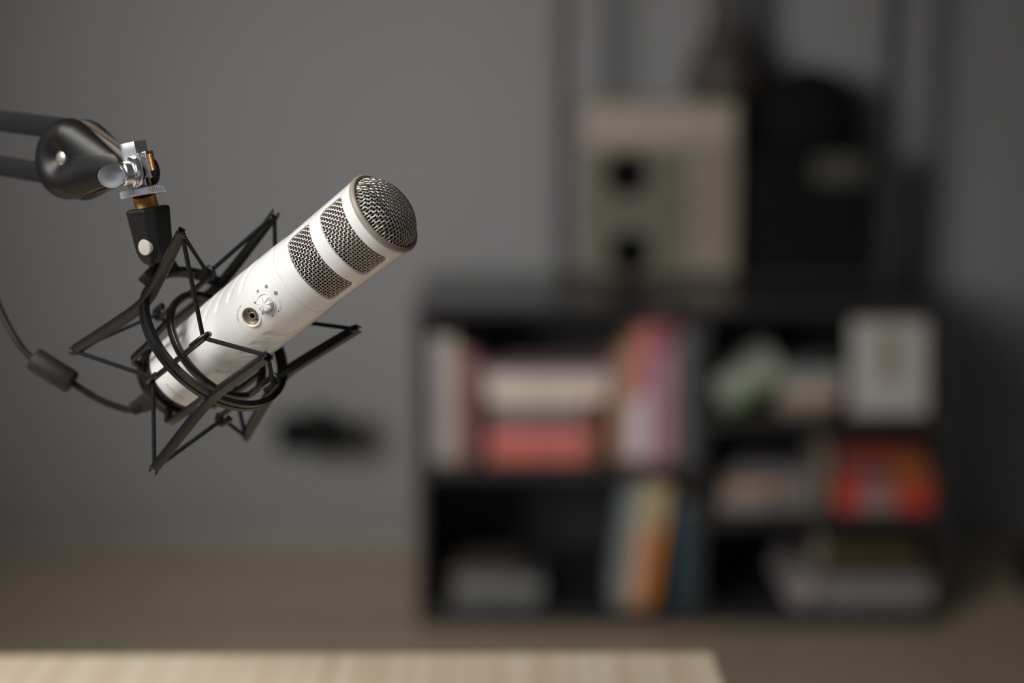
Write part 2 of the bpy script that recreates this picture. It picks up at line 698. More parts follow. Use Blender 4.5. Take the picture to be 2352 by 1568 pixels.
# headphone socket
sa_ = nrm(SOCKC[1])
so = mp(SOCKC[0], SOCKC[1], 26.45)
MB().lathe(so, sa_, [(x * MM, r * MM) for x, r in ((-0.9, 5.75), (-0.2, 5.8), (0.03, 5.98), (0.05, 6.5), (-0.12, 7.0))], 64, D, cap=False).build('socket_lip', WHITE, mic, smooth=60)
sk = MB().lathe(so, sa_, [(x * MM, r * MM) for x, r in ((-0.3, 5.85), (-1.6, 5.6), (-1.7, 4.9), (-3.0, 4.8), (-3.1, 4.3), (-3.1, 0.01))], 48, D, cap=False)
sko = sk.build('headphone_socket', SOCK, mic, smooth=40)
MB().lathe(so - sa_ * 3.1 * MM, sa_, [(x * MM, r * MM) for x, r in ((0.0, 2.5), (0.9, 2.4), (1.1, 2.1), (1.0, 1.7), (0.1, 1.65))], 32, D, cap=False).build('jack_ring', SOCK, sko, smooth=50)
MB().lathe(so - sa_ * 3.0 * MM, sa_, [(0, 1.68 * MM), (0.7 * MM, 1.68 * MM)], 24, D).build('jack_hole', HOLE, sko)
for sgn in (-1, 1):
    c = so - sa_ * 3.05 * MM + EN * (3.65 * sgn * MM) + D * (0.5 * sgn * MM)
    MB().lathe(c, sa_, [(0, 0.5 * MM), (0.15 * MM, 0.5 * MM)], 16, D).build('pin_hole', HOLE, sko)

# volume dots, from large to small
for (s_, p_, r_) in ((116.6, -0.8, 1.45), (113.1, -16, 1.25), (105.8, -18.4, 1.0), (100.0, -8.2, 0.85), (99.8, 9.5, 0.78), (103.8, 20.2, 0.66), (109.3, 20.6, 0.58)):
    MB().lathe(mp(s_, p_, 26.56), nrm(p_), [(0, r_ * MM), (0.05 * MM, r_ * MM)], 28, D).build('volume_dot', INK, mic)


def letters(text, size, m, name, place, parent):
    """text laid on the microphone skin; place(x, y) -> (axial mm, round mm) for a letter-local point"""
    widths = []
    meshes = []
    dg = None
    for ch in text:
        cu = bpy.data.curves.new('t', 'FONT')
        cu.body = ch
        cu.size = size
        cu.resolution_u = 3
        ob = bpy.data.objects.new('t', cu)
        col.objects.link(ob)
        meshes.append(ob)
    bpy.context.view_layer.update()
    dg = bpy.context.evaluated_depsgraph_get()
    mb = MB()
    data = []
    for ob in meshes:
        e = ob.evaluated_get(dg)
        me = e.to_mesh()
        vs = [tuple(v.co) for v in me.vertices]
        fs = [tuple(p.vertices) for p in me.polygons]
        e.to_mesh_clear()
        data.append((vs, fs))
    for ob in meshes:
        cu = ob.data
        bpy.data.objects.remove(ob)
        bpy.data.curves.remove(cu)
    ws = [max(v[0] for v in vs) - min(v[0] for v in vs) for vs, fs in data]
    gap = size * 0.13
    total = sum(ws) + gap * (len(ws) - 1)
    x = -total / 2
    for (vs, fs), w0 in zip(data, ws):
        cx = x + w0 / 2
        m0 = min(v[0] for v in vs) + w0 / 2
        pts = []
        for v in vs:
            a_, b_, R0 = place(cx, v[0] - m0, v[1], total)
            pts.append(mp(a_, math.degrees(b_ / R0), R0 + 0.07))
        mb.add(pts, fs)
        x += w0 + gap
    return mb.build(name, m, parent, smooth=0)


def arc_place(center, rad, ang_mid, cw):
    ca_, cb_ = center[0], math.radians(center[1]) * 26.55
    def f(cx, lx, ly, total):
        # letter centre angle
        if cw:
            a = math.radians(ang_mid) + cx / rad
            out = V3((math.cos(a), math.sin(a)))
            tan = V3((-math.sin(a), math.cos(a)))
            p = out * (rad + ly) + tan * lx
        else:
            a = math.radians(ang_mid) - cx / rad
            out = V3((math.cos(a), math.sin(a)))
            tan = V3((math.sin(a), -math.cos(a)))
            p = out * (rad - ly) + tan * lx
        return ca_ + p[0], cb_ + p[1], 26.55
    return f


letters('VOLUME', 2.0, INK2, 'volume_lettering', arc_place((106.2, 1.5), 9.4, 40, True), mic)
letters('HEADPHONES', 1.9, INK2, 'headphones_lettering', arc_place((91.3, 3.1), 10.2, -132, False), mic)


def base_place(cx, lx, ly, total):
    ph_mid = 22.0
    return 6.3 + ly, math.radians(ph_mid) * 24.05 + cx + lx, 24.05


letters('AUSTRALIA', 2.9, INK2, 'country_lettering', base_place, mic)

# black base of the microphone
MB().lathe(X0, D, [(x * MM, r * MM) for x, r in ((0.4, 22.5), (-0.3, 23.1), (-3.8, 23.1), (-4.2, 20), (-4.2, 0.1))], 72, EF).build('base_collar', BLKM, mic, smooth=40)
kn = MB()
NKn = 90
rings = []
for (x, r, kdep) in ((-4.0, 20.0, 0), (-4.0, 25.6, 0), (-4.6, 26.3, 0), (-6.6, 26.3, 0), (-7.0, 25.6, 0.0), (-7.3, 25.3, .8), (-12.0, 24.6, .8), (-12.8, 23.6, .5), (-13, 10, 0)):
    rings.append([mp(x, 360.0 * k / (NKn * 4), r - (kdep if (k % 4) in (0, 1) else 0)) for k in range(NKn * 4)])
kn.loft(rings)
kn.build('locking_ring', BLK, mic, smooth=35)

# ================================================================== the shock mount
T = c2w(-191.92915, -0.93707, 1195.86565)
RX = c2d((0.58226088, 0.7943716, -0.17304924))
RY = c2d((0.49323703, -0.17594966, 0.85191487))
RZ = c2d((0.64628902, -0.58139099, -0.49426209))


def fp(x, y, l):
    return T + (RX * x + RY * y + RZ * l) * MM


mount = thing('shock_mount', tuple(T), 'black spider shock mount with elastic cords cradling the white microphone', 'shock mount')
# outer ring with a groove
OR = 53.3
sect = [(-3.3, -2.0), (-3.3, 2.0), (-0.6, 2.0), (-0.5, 1.3), (0.5, 1.3), (0.6, 2.0), (3.3, 2.0), (3.3, -2.0)]
pts, ups = [], []
for k in range(120):
    a = 2 * PI * k / 120
    pts.append(fp(-1.2 + OR * math.cos(a), OR * math.sin(a), 0.8))
    ups.append(RZ)
mb = MB()
rings = []
for k in range(120):
    a = 2 * PI * k / 120
    dr = RX * math.cos(a) + RY * math.sin(a)
    rings.append([pts[k] + (RZ * u + dr * v) * MM for (u, v) in sect])
mb.loft(rings, closed=True)
mb.build('outer_ring', BLK, mount, smooth=35)

TIPS = {}
for name_, (sx, sy) in dict(A=(-1, -1), B=(1, -1), C=(1, 1), D=(-1, 1)).items():
    dg_ = (RX * sx + RY * sy).normalized()
    def rad(l):
        t = abs(l) / 61.5
        m = OR + 0.5
        if t < 0.16:
            return m + 0.9 * (t / 0.16) ** 2
        return m + 0.9 + (66.7 - m - 0.9) * ((t - 0.16) / 0.84) ** 1.08
    path = []
    sc_ = []
    for i in range(41):
        l = -61.5 + 123.0 * i / 40
        path.append(T + (dg_ * rad(l) + RZ * l) * MM)
        sc_.append(1.0 + 0.12 * (1 - abs(l) / 61.5))
    arm = MB().sweep(path, [(x * MM, y * MM) for x, y in rrect(3.1, 2.4, 0.5, 2)], up=dg_, scale=sc_)
    for e in (-1, 1):
        tp = T + (dg_ * rad(61.5) + RZ * 61.5 * e) * MM
        side = dg_.cross(RZ)
        dir_ = (RZ * e * 0.9 + dg_ * 0.35).normalized()
        for q in (-1, 1):
            arm.obox(tp + dir_ * 1.0 * MM + side * (q * 2.3 * MM), side * 0.45 * MM, dir_ * 2.0 * MM, (dg_ - RZ * dg_.dot(RZ)) * 2.4 * MM)
        TIPS[(name_, e)] = tp
    arm.build('arm', BLK, mount, bevel=0.0004)

# inner cradle: ring round the microphone, four rods with hooks, four legs to the base
IR, IS = 38.6, 40.5
mb = MB()
rings = []
for k in range(120):
    ph = 360.0 * k / 120
    c = mp(IS, ph, IR)
    rings.append([c + (D * u + nrm(ph) * v) * MM for (u, v) in rrect(2.6, 2.0, 1.1, 3)])
mb.loft(rings, closed=True)
cr = mb.build('inner_ring', BLK, mount, smooth=45)
HOOK = {}
for nm, ph in dict(AB=-7.5, BC=81, CD=170.6, DA=-99.0).items():
    rod = MB().tube([mp(14, ph, IR), mp(30, ph, IR), mp(52, ph, IR), mp(63, ph, IR)], 1.9 * MM, 12)
    n_ = nrm(ph)
    for e, s_ in ((1, 63.0), (-1, 14.0)):
        # bent paddle over the cord
        L0, L1 = (-9.0, 4.5) if e > 0 else (-4.5, 5.0)
        rod.sweep([mp(s_, ph, IR - 1), mp(s_ + e * 3.2, ph, IR + 0.6), mp(s_ + e * 3.9, ph, IR + 3.0), mp(s_ + e * 2.4, ph, IR + 4.9)] +
                  [mp(s_ - e * 1.5, ph, IR + 5.3), mp(s_ - e * (5 if e > 0 else 3.5), ph, IR + 5.3), mp(s_ - e * (9 if e > 0 else 5.5), ph, IR + 4.9)],
                  [(x * MM, y * MM) for x, y in rrect(1.6, 2.3, 1.2, 3)], up=n_.cross(D))
        HOOK[(nm, e)] = mp(s_, ph, IR + 2.6)
    rod.build('cradle_rod', BLK, mount, smooth=45)
for ph, r1 in ((38, 38.0), (-50, 33.5), (-142, 37.0), (128, 37.0)):
    n_ = nrm(ph)
    leg = MB().sweep([mp(40, ph, IR), mp(25, ph, (IR + r1) / 2 + .5), mp(10, ph, r1 + .4), mp(0.5, ph, r1), mp(-4.5, ph, r1 - .6), mp(-6.8, ph, r1 - 3.0), mp(-7.0, ph, 25)],
                     [(x * MM, y * MM) for x, y in rrect(1.5, 2.4, 0.5, 2)], up=n_)
    leg.build('cradle_leg', BLK, mount, smooth=45)

# elastic cords, one front and one rear
for e, nm in ((1, 'elastic_cord'), (-1, 'elastic_cord')):
    seq = ['A', 'AB', 'B', 'BC', 'C', 'CD', 'D', 'DA']
    pts = []
    ctr = T + RZ * (61.5 * e) * MM
    raw = []
    for q in seq:
        if len(q) == 1:
            raw.append((TIPS[(q, e)] + RZ * (e * 0.8 * MM), 0))
        else:
            raw.append((HOOK[(q, e)], 1))
    n = len(raw)
    for i in range(n):
        p, hk = raw[i]
        a = (raw[i - 1][0] - p).normalized()
        b = (raw[(i + 1) % n][0] - p).normalized()
        tdir = (b - a).normalized()
        if hk:
            pts += [p + a * 3.5 * MM, p + a * 1.2 * MM, p + b * 1.2 * MM, p + b * 3.5 * MM]
        else:
            sd = (T + RZ * (RZ.dot(p - T)) - p).normalized()
            pts += [p + a * 5 * MM, p + a * 1.4 * MM + RZ * e * 0.3 * MM, p + b * 1.4 * MM + RZ * e * 0.3 * MM, p + b * 5 * MM]
    MB().tube(pts, 1.42 * MM, 10, closed=True).build(nm, CORD, mount, smooth=60)

# bracket on the ring that carries the swivel
bolt = pz(337, 567, 1174)
BA = c2d((0.165, 0.985, 0.05))               # stem axis, pointing down
WN = c2d((-0.52, 0.06, -0.85))               # boom plane normal, to the camera and left
WN = (WN - BA * WN.dot(BA)).normalized()
SU = BA.cross(WN)                            # sideways
if SU.x < 0:
    SU = -SU
br = MB()
arcp = []
for k in range(13):
    a = math.radians(172 + 34 * k / 12)
    arcp.append(fp(-1.2 + (OR + 3.0) * math.cos(a), (OR + 3.0) * math.sin(a), 0.8))
br.sweep(arcp, [(x * MM, y * MM) for x, y in rrect(3.6, 5.2, 1.0, 2)], up=RZ)
lug_c = pz(352, 568, 1188)
mid = fp(-1.2 - (OR + 4) * 0.99, -(OR + 4) * 0.10, 0.8)
br.sweep([lug_c - (mid - lug_c).normalized() * 4 * MM, lug_c, lug_c + (mid - lug_c) * 0.5, mid], [(x * MM, y * MM) for x, y in rrect(4.2, 6.2, 1.6, 3)], up=WN, scale=[.8, 1, 1, 1.1])
br.build('ring_bracket', BLKM, mount, smooth=45, bevel=0.0005)

# swivel socket
kt = pz(339, 478, 1180)
kbm = pz(353, 560, 1183)
kx = (kbm - kt).normalized()
wn = (WN - kx * WN.dot(kx)).normalized()
su = kx.cross(wn)
if su.x < 0:
    su = -su
sw = MB()
rings = []
# eight-sided socket that narrows downward into two cheeks
for (t, hx, hw, c) in ((-0.6, 9.6, 9.8, 4.3), (0.0, 11.2, 12.0, 4.6), (1.0, 11.8, 12.4, 4.8), (2.0, 11.8, 12.4, 4.8), (17, 10.3, 11.6, 4.4), (24, 9.7, 11.2, 4.0), (28, 9.2, 10.6, 3.8), (32, 7.6, 9.6, 3.4), (35, 4.2, 8.4, 2.0)):
    cpos = kt + kx * t * MM
    oct_ = [(-hx, -hw + c), (-hx + c, -hw), (hx - c, -hw), (hx, -hw + c), (hx, hw - c), (hx - c, hw), (-hx + c, hw), (-hx, hw - c)]
    rings.append([cpos + (su * a + wn * b) * MM for a, b in oct_])
sw.loft(rings)
sw.build('swivel_socket', BLKM, mount, smooth=25, bevel=0.0008)
MB().lathe(bolt - wn * 3 * MM, wn, [(x * MM, r * MM) for x, r in ((0, 5.2), (5.0, 5.2), (5.5, 4.8), (5.7, 3.0), (5.75, .05))], 40).build('pivot_bolt', BOLTF, mount, smooth=40)

# ================================================================== the boom arm
boom = thing('boom_arm', tuple(pz(163, 365, 1215)), 'black two-rail boom arm with a rounded joint and silver clamp, coming in from the left', 'microphone arm')
BN = c2d((-0.585, 0.03, -0.81))              # toward the camera and left
BU = c2d((0.81, 0.0, -0.585))
BU = (BU - BN * BU.dot(BN)).normalized()
BV = BN.cross(BU)
if BV.z < 0:
    BV = -BV
BC = pz(176, 366, 1213)                      # centre of the joint


def bp3(u, v, wv):
    return BC + (BU * u + BV * v + BN * wv) * MM


def teardrop(r, tipu, tipv, tipr, n=56):
    """outline of the joint cover: a circle pulled out to a small circle at the tip"""
    pts = []
    dx, dy = tipu, tipv
    dist = math.hypot(dx, dy)
    base = math.atan2(dy, dx)
    al = math.acos(max(-1, min(1, (r - tipr) / dist)))
    for k in range(n):
        a = base + al + (2 * PI - 2 * al) * k / (n - 1)
        pts.append((r * math.cos(a), r * math.sin(a)))
    for k in range(14):
        a = base - al + 2 * al * k / 13
        pts.append((dx + tipr * math.cos(a), dy + tipr * math.sin(a)))
    return pts


def cover(sign, name):
    mb = MB()
    rings = []
    ks = [1.0, 1.008] + [1.0 - 0.006 * i for i in range(1, 8)] + [0.94 - 0.03 * i for i in range(0, 31)] + [0.015]
    for i, k in enumerate(ks):
        base = teardrop(26.4 * k, 40.0 * k, -6.5 * k, 9.0 * k)
        row = []
        for (u, v) in base:
            if i < 2:
                hh = 0.0 if i == 0 else 1.2
            else:
                t = max(0.0, min(1.0, (u - 4) / 40.0))
                H = 12.5 * (1 - 0.62 * t)
                hh = 1.2 + H * (1 - k ** 5.0) ** 0.55
                hh -= 6.2 * math.exp(-((u * u + v * v) / 88.0) ** 1.15)
            row.append(bp3(u, v, sign * (5.4 + hh)))
        rings.append(row)
    mb.loft(rings)
    return mb.build(name, COVR, boom, smooth=60)


cf = cover(1, 'joint_cover')
cb = cover(-1, 'joint_cover')
MB().lathe(bp3(1, 0, 11.2), BN, [(x * MM, r * MM) for x, r in ((0, 5.3), (1.6, 5.3), (2.8, 4.7), (3.6, 3.2), (4.0, 1.4), (4.05, 0.05))], 36).build('joint_bolt', BOLTW, cf, smooth=60)
# two steel plates between the covers
for wv in (3.9, -3.9):
    mb = MB()
    o1 = teardrop(25.6, 43.0, -6.0, 10.0)
    mb.loft([[bp3(u, v, wv - 0.8) for u, v in o1], [bp3(u, v, wv + 0.8) for u, v in o1]])
    mb.build('joint_plate', PLATE, boom, smooth=40)
# rails: top and bottom, running off to the left and slightly up
for nm, (pa, pb, hh) in dict(upper=((150, 296), (-40, 272), 7.1), lower=((135, 403), (-40, 374), 6.5)).items():
    def on_plane(px, py, wv=0):               # pixel -> point on the boom plane
        d = V3((1, 0, 0)) * ((px - 1176) / FPX) + DWN * ((py - 784) / FPX) + FWD
        k = (BC + BN * wv * MM - CP).dot(BN) / d.dot(BN)
        return CP + d * k
    a = on_plane(*pa)
    b = on_plane(*pb)
    dr = (b - a).normalized()
    up = BN.cross(dr).normalized()
    end = a + dr * 0.42
    st = a - dr * 0.004
    MB().sweep([st, end], [(x * MM, y * MM) for x, y in rrect(hh, 4.4, 0.9, 2)], up=up).build('rail', ALU, boom, smooth=35)
# clamp block: ribbed chrome stem carried between the plates
ct = pz(305, 326, 1169)
cbm = pz(329, 432, 1172)
cx_ = (cbm - ct).normalized()
cw_ = (c2d((-0.42, 0.1, -0.9)) - cx_ * c2d((-0.42, 0.1, -0.9)).dot(cx_)).normalized()
cu_ = cx_.cross(cw_)
if cu_.x < 0:
    cu_ = -cu_
blk = MB()


def ribbed(mb, o, L, hu, hw, nr, dep):
    """block with fine vertical ribs on the face to the camera"""
    sec = [(-hu, -hw), (hu, -hw), (hu, hw)]
    for k in range(nr):
        x1 = hu - 2 * hu * (k + 0.5) / nr * 0.86
        sec.append((x1 + hu / nr * .4, hw))
        sec.append((x1, hw - dep))
        sec.append((x1 - hu / nr * .4, hw))
    sec.append((-hu, hw))
    mb.loft([[o + (cu_ * a + cw_ * b) * MM for a, b in sec], [o + cx_ * L * MM + (cu_ * a + cw_ * b) * MM for a, b in sec]])


ribbed(blk, ct, 11.5, 5.4, 6.5, 8, 0.45)
blk.obox(ct + cx_ * 17 * MM + cu_ * 0.4 * MM, cu_ * 5.2 * MM, cx_ * 6.5 * MM, cw_ * 5.6 * MM)
clampo = blk.build('clamp_block', CHR2, boom, smooth=20, bevel=0.0003)
blk2 = MB()
blk2.obox(ct + cx_ * 16 * MM + cu_ * 8.2 * MM, cu_ * 2.6 * MM, cx_ * 8.5 * MM, cw_ * 4.2 * MM)
blk2.obox(ct + cx_ * 25.5 * MM + cu_ * 1.5 * MM, cu_ * 4.0 * MM, cx_ * 3.5 * MM, cw_ * 3.6 * MM)
blk2.build('clamp_stem', CHR, boom, smooth=20, bevel=0.0005)
# brass threads beside the clamp
th = MB()


def thread(mb, a, ax, L, r, n, dep=0.25):
    prof = []
    for k in range(n * 2 + 1):
        prof.append((L * k / (n * 2) * MM, (r - (dep if k % 2 else 0)) * MM))
    mb.lathe(a, ax, prof, 28)


thread(th, ct + (cx_ * 9.5 + cu_ * 11.4 + cw_ * 1.0) * MM, cx_, 10.5, 1.7, 12)
thread(th, ct + (cx_ * 24 + cu_ * 7.0 + cw_ * 1.5) * MM, cx_, 5.5, 1.4, 7)
th.build('brass_screw', BRASS, boom, smooth=0)
# clamp axle with oval thumb paddle, collar and nut
axl = c2d((-0.80, 0.13, -0.58))
pc_ = pz(314, 397, 1166)
MB().lathe(pc_, axl, [(x * MM, r * MM) for x, r in ((0, 9.6), (1.0, 10.6), (3.0, 10.7), (4.2, 10.2), (4.6, 8.6), (5.2, 8.0), (9.5, 7.6), (10.3, 6.8), (10.3, 4.2), (17, 4.2))], 48).build('clamp_collar', CHR, boom, smooth=35)
MB().lathe(pc_ - axl * 7 * MM, axl, [(x * MM, r * MM) for x, r in ((-6, 6.5), (-5, 8.2), (-2.5, 8.8), (-1.0, 8.0), (0, 5), (7, 5))], 40).build('clamp_nut', ALU, boom, smooth=40)
# paddle: flattened oval
pd = MB()
po = pz(258, 404, 1148)
pn = c2d((-0.30, 0.12, -0.95))
pu = (c2d((0.97, -0.12, 0)) - pn * c2d((0.97, -0.12, 0)).dot(pn)).normalized()
pv = pn.cross(pu)
rings = []
for (k, h) in ((0.55, -2.2), (0.86, -1.9), (0.97, -1.0), (1.0, 0.0), (0.985, 0.8), (0.93, 1.3), (0.86, 1.25), (0.6, 0.9), (0.3, 0.7), (0.02, 0.65)):
    rings.append([po + (pu * 10.2 * k * math.cos(a) + pv * 7.5 * k * math.sin(a) + pn * h) * MM for a in [2 * PI * i / 48 for i in range(48)]])
pd.loft(rings)
pdo = pd.build('thumb_paddle', CHR, boom, smooth=50)
MB().cyl(po - pn * 1.5 * MM, pc_ + axl * 9 * MM, 4.0 * MM, 24).build('paddle_shank', CHR, boom, smooth=40)
# knurled wheel and brass stud, screwed into the swivel socket
wc = pz(329, 441, 1175)
rings = []
NW = 60
wh = MB()
wa = c2d((0.168, 0.98, 0.075))
wu = wa.orthogonal().normalized()
wv_ = wa.cross(wu)
for (x, r, kd) in ((-2.3, 8, 0), (-2.3, 13.6, .3), (-1.9, 14.5, .7), (1.7, 14.5, .7), (2.1, 13.8, .3), (2.1, 8, 0)):
    rings.append([wc + (wa * x + (wu * math.cos(2 * PI * k / (NW * 4)) + wv_ * math.sin(2 * PI * k / (NW * 4))) * (r - (kd if k % 4 in (0, 1) else 0))) * MM for k in range(NW * 4)])
wh.loft(rings)
wh.build('knurled_wheel', CHR2, boom, smooth=30)
st = MB()
thread(st, wc + wa * 1.5 * MM, (kt - wc).normalized(), 12.0, 7.4, 14, 0.35)
st.build('threaded_stud', BRASS, boom, smooth=0)

# ================================================================== the cable with its ferrite block
def spline(pts, n=8):
    out = []
    P_ = [pts[0]] + list(pts) + [pts[-1]]
    for i in range(1, len(P_) - 2):
        for k in range(n):
            t = k / n
            a, b, c, d = P_[i - 1], P_[i], P_[i + 1], P_[i + 2]
            out.append(0.5 * ((2 * b) + (c - a) * t + (2 * a - 5 * b + 4 * c - d) * t * t + (3 * b - a - 3 * c + d) * t ** 3))
    out.append(pts[-1])
    return out


cable = thing('microphone_cable', tuple(pz(122, 852, 1228)), 'black cable with a ferrite block, plugged into the base of the microphone', 'cable')
cpts = [pz(*q) for q in ((345, 925, 1240), (303, 940, 1240), (270, 934, 1238), (225, 916, 1234), (178, 887, 1230), (122, 852, 1228), (66, 816, 1228), (36, 778, 1228), (12, 735, 1230), (-12, 680, 1232), (-40, 600, 1236), (-70, 500, 1240), (-90, 420, 1240))]
MB().tube(spline(cpts), 2.3 * MM, 12).build('cord', RUB, cable, smooth=60)
fa, fb = pz(78, 824, 1228), pz(167, 880, 1228)
fx = (fb - fa).normalized()
MB().lathe(fa - fx * 1 * MM, fx, [(x * MM, r * MM) for x, r in ((0, 3.5), (0.1, 6.4), (0.9, 7.7), (2.0, 8.2), (29.5, 8.2), (30.6, 7.7), (31.4, 6.4), (31.5, 3.5))], 40).build('ferrite_block', RUB, cable, smooth=35)
pa_, pb_ = pz(306, 939, 1240), pz(352, 915, 1233)
px_ = (pb_ - pa_).normalized()
prof = [(0, 3.0)]
for k in range(5):
    prof += [(0.4 + k * 2.0, 4.6 + k * 0.15), (1.5 + k * 2.0, 4.6 + k * 0.15), (1.7 + k * 2.0, 3.7), (2.2 + k * 2.0, 3.7)]
MB().lathe(pa_, px_, [(x * MM, r * MM) for x, r in prof], 28).build('strain_relief', RUB, cable, smooth=30)
ep = mp(-13, 0, 0)
q0 = pa_ + px_ * 10 * MM
MB().sweep([q0, q0 + px_ * 4 * MM, ep - D * 6 * MM, ep + D * 1 * MM], [(x * MM, y * MM) for x, y in rrect(5.0, 6.0, 1.5, 3)], up=EF).build('plug', RUB, cable, smooth=40)

# ================================================================== the bookcase
YC = 4.0
YCB = 4.58
tl = at(950, 700, YC)
b_r = at(2192, 705, YC)
BX0, BX1, BTOP = tl.x + 0.002, b_r.x - 0.003, tl.z
th_ = 0.020
case = thing('bookcase', (0.5 * (BX0 + BX1), YC + .29, 0), 'low wide black bookcase full of books standing against the grey wall', 'bookcase')
def bx(a, b, nm, m=CASE, parent=None, bevel=0.002):
    return MB().box(a, b).build(nm, m, parent, smooth=0, bevel=bevel)
zsh_l = at(1200, 1082, YC).z
xd = at(1612, 900, YC).x
zr1 = at(1800, 972, YC).z
zr2 = at(1800, 1196, YC).z
zb = at(1200, 1404, YC).z
bx((BX0, YC, 0), (BX0 + th_, YCB, BTOP - th_), 'side_panel', parent=case)
bx((BX1 - th_, YC, 0), (BX1, YCB, BTOP - th_), 'side_panel', parent=case)
bx((BX0 - .003, YC - .008, BTOP - th_), (BX1 + .003, YCB, BTOP), 'top_panel', CASET, case)
bx((BX0 + th_, YC, 0), (BX1 - th_, YCB, zb), 'bottom_panel', parent=case)
bx((xd - .014, YC + .004, zb), (xd + .014, YCB - .01, BTOP - th_), 'divider', parent=case)
bx((BX0 + th_, YC + .004, zsh_l - .015), (xd - .014, YCB - .01, zsh_l + .015), 'shelf', parent=case)
bx((xd + .014, YC + .004, zr1 - .015), (BX1 - th_, YCB - .01, zr1 + .015), 'shelf', parent=case)
bx((xd + .014, YC + .004, zr2 - .015), (BX1 - th_, YCB - .01, zr2 + .015), 'shelf', parent=case)
bx((BX0 + th_, YCB - .01, zb), (BX1 - th_, YCB, BTOP - th_), 'back_panel', parent=case, bevel=0)

PAGE = mat('paper_pages', (0.52, 0.47, 0.38), 0.8, noise=0.08, nscale=300, stretch=(1, 1, 1))
_cm = {}


def cov(c):
    if c not in _cm:
        _cm[c] = mat('cover_%d' % len(_cm), c, 0.55, noise=0.12, nscale=12)
    return _cm[c]


def book(name, label, t, h, d, color, loc, rot=0.0, yaw=0.0, group=None, band=None):
    """a bound book: thickness t, height h, depth d; the spine faces -Y; rot leans it round Y (90 = lying)"""
    o = bpy.data.objects.new(name, None)
    o.empty_display_size = 0.02
    col.objects.link(o)
    o.location = loc
    o.rotation_euler = (0, math.radians(rot), math.radians(yaw))
    tag(o, label, 'book', group)
    ct_ = min(0.003, t * 0.15)
    c = MB()
    c.box((-t / 2, 0, 0), (-t / 2 + ct_, d, h)).box((t / 2 - ct_, 0, 0), (t / 2, d, h)).box((-t / 2 + ct_, 0, 0), (t / 2 - ct_, ct_, h))
    def pb(mb, nm, m):
        me = bpy.data.meshes.new(nm)
        me.from_pydata([tuple(p) for p in mb.v], [], mb.f)
        me.materials.append(m)
        q = bpy.data.objects.new(nm, me)
        col.objects.link(q)
        q.parent = o
        return q
    pb(c, 'cover', cov(color))
    pb(MB().box((-t / 2 + ct_, ct_, 0.003), (t / 2 - ct_, d - 0.004, h - 0.003)), 'pages', PAGE)
    if band:
        for (z0, z1, bc) in band:
            pb(MB().box((-t / 2 - .0005, -.0008, z0 * h), (t / 2 + .0005, 0.0, z1 * h)), 'spine_label', cov(bc))
    return o


def standing(px0, px1, pyt, color, label, shelf_z, Y=None, d=0.17, rot=0, group=None, band=None):
    Y = Y or YC + 0.03
    pm = (px0 + px1) / 2
    a, b = at(px0, 900, Y), at(px1, 900, Y)
    top = at(pm, pyt, Y).z
    t = abs(b.x - a.x)
    h = top - shelf_z
    lift = abs(math.sin(math.radians(rot))) * t / 2
    return book('book', label, t * 0.97, h, d, color, ((a.x + b.x) / 2, Y, shelf_z + lift + 0.0005), rot, 0, group, band)


def lying(px0, px1, z0, thick, color, label, Y=None, d=0.17, yaw=0, group=None, band=None):
    Y = Y or YC + 0.03
    a, b = at(px0, 1000, Y), at(px1, 1000, Y)
    return book('book', label, thick, b.x - a.x, d, color, (a.x, Y, z0 + thick / 2 + 0.0005), 90, yaw, group, band)


S1 = zsh_l + .015
G1 = 'books on the upper left shelf'
standing(979, 990, 770, (0.20, 0.13, 0.13), 'dull brown-red thin book, leftmost on the upper left shelf', S1, group=G1)
standing(991, 1018, 772, (0.27, 0.25, 0.25), 'wide pale grey book near the left end of the upper left shelf', S1, group=G1)
standing(1019, 1046, 776, (0.30, 0.25, 0.21), 'cream standing book right of the pale grey one, upper left shelf', S1, group=G1)
standing(1047, 1062, 796, (0.13, 0.085, 0.035), 'thin mustard brown book between the cream and maroon ones', S1, group=G1)
standing(1063, 1083, 806, (0.22, 0.07, 0.075), 'dull red standing book near the left end of the upper left shelf', S1, group=G1)
standing(1084, 1100, 812, (0.085, 0.03, 0.05), 'dark maroon standing book left of the lying stack', S1, group=G1)
m2z = lambda y0, y1: at(1260, y0, YC + .03).z - at(1260, y1, YC + .03).z
zz = S1
for (x0, x1, th2, c, lb) in (
        (1122, 1345, 0.034, (0.42, 0.10, 0.062), 'thick coral red book at the bottom of the lying stack, upper left shelf'),
        (1122, 1350, 0.034, (0.46, 0.12, 0.12), 'pinkish red book lying second from the bottom of the stack'),
        (1128, 1330, 0.024, (0.22, 0.085, 0.085), 'rose coloured book lying under the dark grey one'),
        (1130, 1350, 0.022, (0.075, 0.075, 0.065), 'dark grey book lying in the middle of the stack'),
        (1132, 1340, 0.018, (0.22, 0.21, 0.17), 'olive grey book lying under the cream ones'),
        (1118, 1395, 0.032, (0.54, 0.445, 0.36), 'thick cream book lying high in the stack of the upper left shelf'),
        (1116, 1400, 0.026, (0.45, 0.37, 0.33), 'beige book lying second from the top of the stack'),
        (1100, 1405, 0.014, (0.24, 0.165, 0.18), 'thin mauve book on top of the lying stack')):
    lying(x0, x1, zz, th2, c, lb, group='books lying in the upper left stack')
    zz += th2 + .0008
standing(1352, 1376, 925, (0.24, 0.085, 0.05), 'short rust brown book right of the red lying books', S1, group=G1)
standing(1408, 1440, 822, (0.30, 0.17, 0.12), 'pale pinkish book left of the orange one, upper left shelf', S1, Y=YC + .05, group=G1)
standing(1442, 1468, 776, (0.36, 0.15, 0.095), 'orange brown book with a pale lower half near the divider', S1, group=G1, band=[(0.02, 0.5, (0.48, 0.43, 0.45))])
